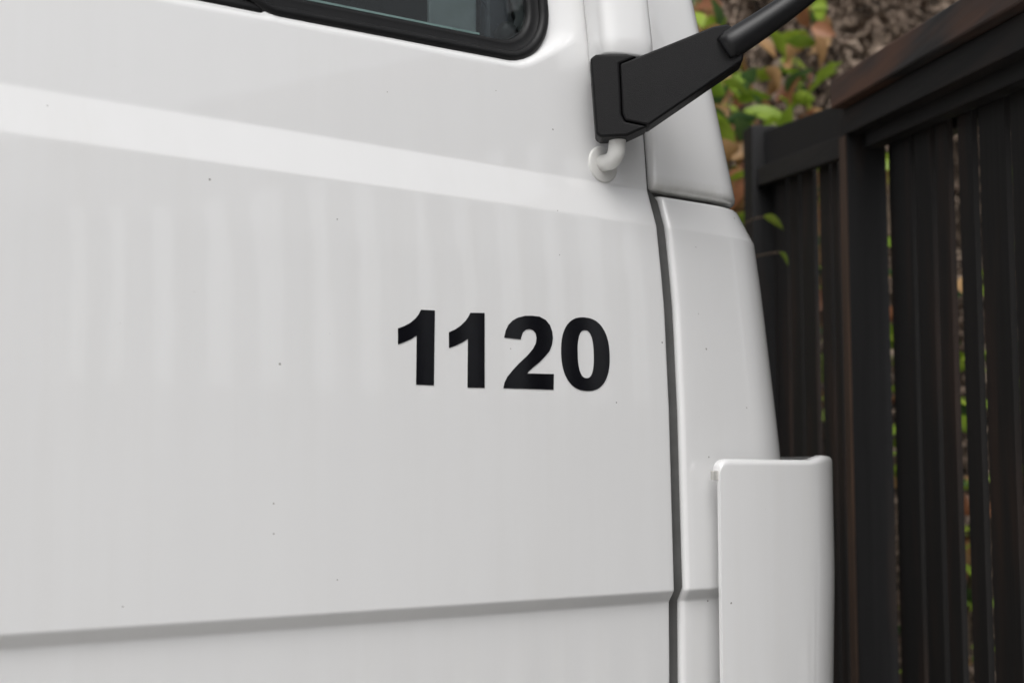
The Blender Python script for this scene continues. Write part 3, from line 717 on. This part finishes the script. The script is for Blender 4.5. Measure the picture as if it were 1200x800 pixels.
bank = link_mesh('earth_bank', V, grid_faces(ns_, nw_), 'earth'); tag(bank, kind='structure')
rng = np.random.default_rng(3)
V, F = [], []
def clump(q, size, dirv, curl):
    k = len(V)
    a = Vector(rng.normal(size=3)).normalized(); b_ = dirv.cross(a).normalized(); n_ = dirv.cross(b_)
    L, Wd = size, size * rng.uniform(0.25, 0.5)
    for t, wd, up_ in ((0, 0.2, 0), (0.5, 1.0, curl), (1.0, 0.25, 0)):
        c = q + dirv * (L * t) + n_ * (up_ * L)
        V.append(c - b_ * Wd * wd * 0.5); V.append(c + b_ * Wd * wd * 0.5)
    F.append((k, k + 1, k + 3, k + 2)); F.append((k + 2, k + 3, k + 5, k + 4))
def bank_spot():
    while True:
        q = VO + VD * rng.uniform(2.0, 6.9) + VR * rng.uniform(-0.8, 5.5)
        e = bank_e(q)
        if 0 < e < 1.7 and (q - FO).dot(FW) < -0.3 or 0 < e < 1.7 and (q - FO).dot(FU) > 1.3:
            z = bank_z(q); zz = z + noise.noise(Vector((q.x, q.y, z)) * 1.7) * 0.25
            if rng.uniform() < 0.35 + 0.65 * math.exp(-e / 0.75): return Vector((q.x, q.y, zz))
for i in range(42000):
    q = bank_spot(); lump = noise.noise(q * 2.3) * 0.5 + 0.5
    q = q - VD * (rng.uniform(0.0, 0.22) * (0.3 + lump)) + Vector((0, 0, rng.uniform(-0.05, 0.25) * (0.3 + lump)))
    clump(q, rng.uniform(0.04, 0.11), Vector(rng.normal(size=3)).normalized(), rng.uniform(-0.35, 0.35))
for i in range(9000):
    q = bank_spot() - VD * rng.uniform(0.0, 0.3)
    d = (Vector(rng.normal(size=3)) + Vector((0, 0, -0.3))).normalized(); b_ = d.cross(Vector(rng.normal(size=3))).normalized() * 0.003
    k = len(V); L = rng.uniform(0.12, 0.4); sag = Vector((0, 0, -0.05 * L / 0.3))
    for t in (0, 0.5, 1.0):
        c = q + d * L * t + sag * (4 * t * t)
        V.append(c - b_); V.append(c + b_)
    F.append((k, k + 1, k + 3, k + 2)); F.append((k + 2, k + 3, k + 5, k + 4))
dry = link_mesh('dry_undergrowth', V, F, 'thatch', smooth=False)
tag(dry, 'brown dry twigs and dead leaves covering the bank behind the fence', 'undergrowth', kind='stuff')

def leaf_mesh(name, L, W, fold, droop, mat, nseg=6):
    V = []
    for i in range(nseg + 1):
        t = i / nseg; wd = W * math.sin(math.pi * min(t * 0.93 + 0.05, 1)) ** 0.85 * (1 - 0.25 * t)
        z = -droop * L * t * t
        V += [(L * t, -wd, z + fold * wd), (L * t, 0, z), (L * t, wd, z + fold * wd)]
    F = []
    for i in range(nseg):
        for k in (0, 1): F.append((i * 3 + k, i * 3 + k + 1, i * 3 + k + 4, i * 3 + k + 3))
    me = bpy.data.meshes.new(name); me.from_pydata(V, [], F)
    for p in me.polygons: p.use_smooth = True
    me.materials.append(M[mat]); return me
LEAVES = {m_: [leaf_mesh('leaf', L, W, fo, dr, m_) for L, W, fo, dr in ((0.085, 0.021, 0.35, 0.25), (0.07, 0.020, 0.45, 0.5), (0.10, 0.023, 0.3, 0.35), (0.06, 0.020, 0.5, 0.1))]
          for m_ in ('leaf_green', 'leaf_dark')}
LEAVES.update({m_: [leaf_mesh('leaf', L, W, fo, dr, m_) for L, W, fo, dr in ((0.075, 0.027, 0.5, 0.3), (0.065, 0.025, 0.6, 0.4), (0.085, 0.026, 0.4, 0.5))]
               for m_ in ('leaf_tan', 'leaf_red')})
def shrub(base, stems, label, group, mix, size=1.0, seed=1, imin=6):
    rg = random.Random(seed)
    root = empty('leafy_shrub', base); tag(root, label, 'shrub', group)
    parts = []; spots = []
    for (dx, dy, h) in stems:
        top = Vector((dx, dy, h)); mid = Vector((dx * 0.35 + rg.uniform(-.05, .05), dy * 0.35 + rg.uniform(-.05, .05), h * 0.55))
        path = bez((0, 0, 0), mid * 0.5, mid, top, 14)
        parts.append(tube(path, [0.011 * (1 - 0.75 * i / 14) for i in range(15)], 6))
        for i, p in enumerate(path):
            if i >= imin: spots.append((p, None, i / 14))
    v, f = join_vf(parts); link_mesh('stem', v, f, 'stem', root)
    for (p, d, t) in spots:
        nl = 9 if imin > 8 else (3 if t < 0.55 else 7)
        for k in range(nl):
            r_ = rg.random(); acc = 0
            for key, pr_ in mix:
                acc += pr_
                if r_ <= acc: break
            o = bpy.data.objects.new('leaf', rg.choice(LEAVES[key])); COL.objects.link(o); o.parent = root
            o.location = p + Vector((rg.uniform(-1, 1), rg.uniform(-1, 1), rg.uniform(-1, 1))) * (0.04 if imin < 9 else 0.065)
            if key in ('leaf_tan', 'leaf_red'): o.rotation_euler = (rg.uniform(0.6, 1.6) * rg.choice((-1, 1)), rg.uniform(0.2, 1.5), rg.uniform(0, 6.28))
            else: o.rotation_euler = (rg.uniform(0.2, 1.2) * rg.choice((-1, 1)), rg.uniform(-1.2, 0.2), rg.uniform(0, 6.28))
            sc = size * rg.uniform(0.75, 1.3); o.scale = (sc, sc, sc)
    return root
def stems_around(n_, rad, h0, h1, seed, toward=(0, 0)):
    rg = random.Random(seed); o = []
    for k in range(n_):
        a = rg.uniform(0, 6.28); o.append((math.cos(a) * rad * rg.uniform(0.3, 1) + toward[0], math.sin(a) * rad * rg.uniform(0.3, 1) + toward[1], rg.uniform(h0, h1)))
    return o
MIX = [('leaf_green', 0.55), ('leaf_dark', 0.20), ('leaf_tan', 0.17), ('leaf_red', 0.08)]
MIXD = [('leaf_green', 0.25), ('leaf_dark', 0.10), ('leaf_tan', 0.48), ('leaf_red', 0.17)]
GRP = 'shrubs on the bank behind the fence'
def vp(d, r_): q = VO + VD * d + VR * r_; return (q.x, q.y, 0)
sh = shrub(vp(4.60, 0.66), [(0.0, 0.02, 2.45), (0.03, -0.05, 2.75), (0.06, -0.03, 2.62), (0.10, -0.10, 2.52), (-0.02, 0.03, 2.95)], 'fresh green shrub just beside the white windscreen pillar', GRP, MIX, 1.45, 21, 9)
for (ss, ww, zz), ry, sc in (((0.71, 0.012, 2.235), 0.40, 1.0), ((0.59, 0.0, 2.115), 0.8, 0.65)):     # leaves reaching in front of the far fence
    p_ = fp(ss, ww, zz) - sh.location
    o = bpy.data.objects.new('leaf', LEAVES['leaf_green'][0]); COL.objects.link(o); o.parent = sh
    o.location = p_; o.rotation_euler = (-0.7, ry, R(-66)); o.scale = (sc * 0.85, sc, sc)
    v, f = tube(bez((0.0, 0.0, 2.0), (0.0, 0.0, 2.2), fp(1.05, ww + 0.03, zz + 0.05) - sh.location, p_, 12), [0.0022] * 13, 6)
    link_mesh('twig', v, f, 'stem', sh)
shrub(vp(4.66, 0.84), [(0.0, 0.0, 2.62), (-0.06, 0.06, 2.70), (0.08, -0.06, 2.60), (-0.12, 0.10, 2.45), (0.10, -0.10, 2.78)], 'green shrub topping the far fence post', GRP, MIX, 1.45, 26, 9)
shrub(vp(4.95, 0.98), [(0.02, -0.02, 3.0), (-0.08, 0.07, 2.92), (0.06, -0.06, 3.12), (-0.14, 0.12, 3.05), (-0.2, 0.16, 3.2)], 'browning shrub with dry tan leaves behind the mirror tube', GRP, MIXD, 1.25, 22, 9)
shrub(fp(0.75, -0.50, 0), stems_around(4, 0.22, 1.9, 2.5, 13), 'shrub behind the uncapped fence, seen through its gaps', GRP, MIX, 1.0, 23)
shrub(fp(0.75, -0.95, 0), stems_around(5, 0.25, 1.7, 2.7, 14), 'shrub behind the capped fence, green in the gap beside its post', GRP, MIX, 1.1, 24)
shrub(fp(0.15, -0.60, 0), stems_around(5, 0.25, 1.7, 2.6, 15), 'shrub behind the capped fence, green in its widest gap', GRP, MIX, 1.1, 25)

# ------------------------------------------------------------------ unseen wall added across the drive, shaped for its reflection in the door paint
wall = empty('reflection_wall', (4.0, -9.0, 0))
tag(wall, 'unseen rendered wall added across the drive for its reflection in the door', 'wall')
box('wall_face', -9.0, 12.0, -0.12, 0.12, 0, 2.7, 'render', wall, 0.01)
box('coping', -9.0, 12.0, -0.16, 0.16, 2.702, 2.78, 'render', wall, 0.01)
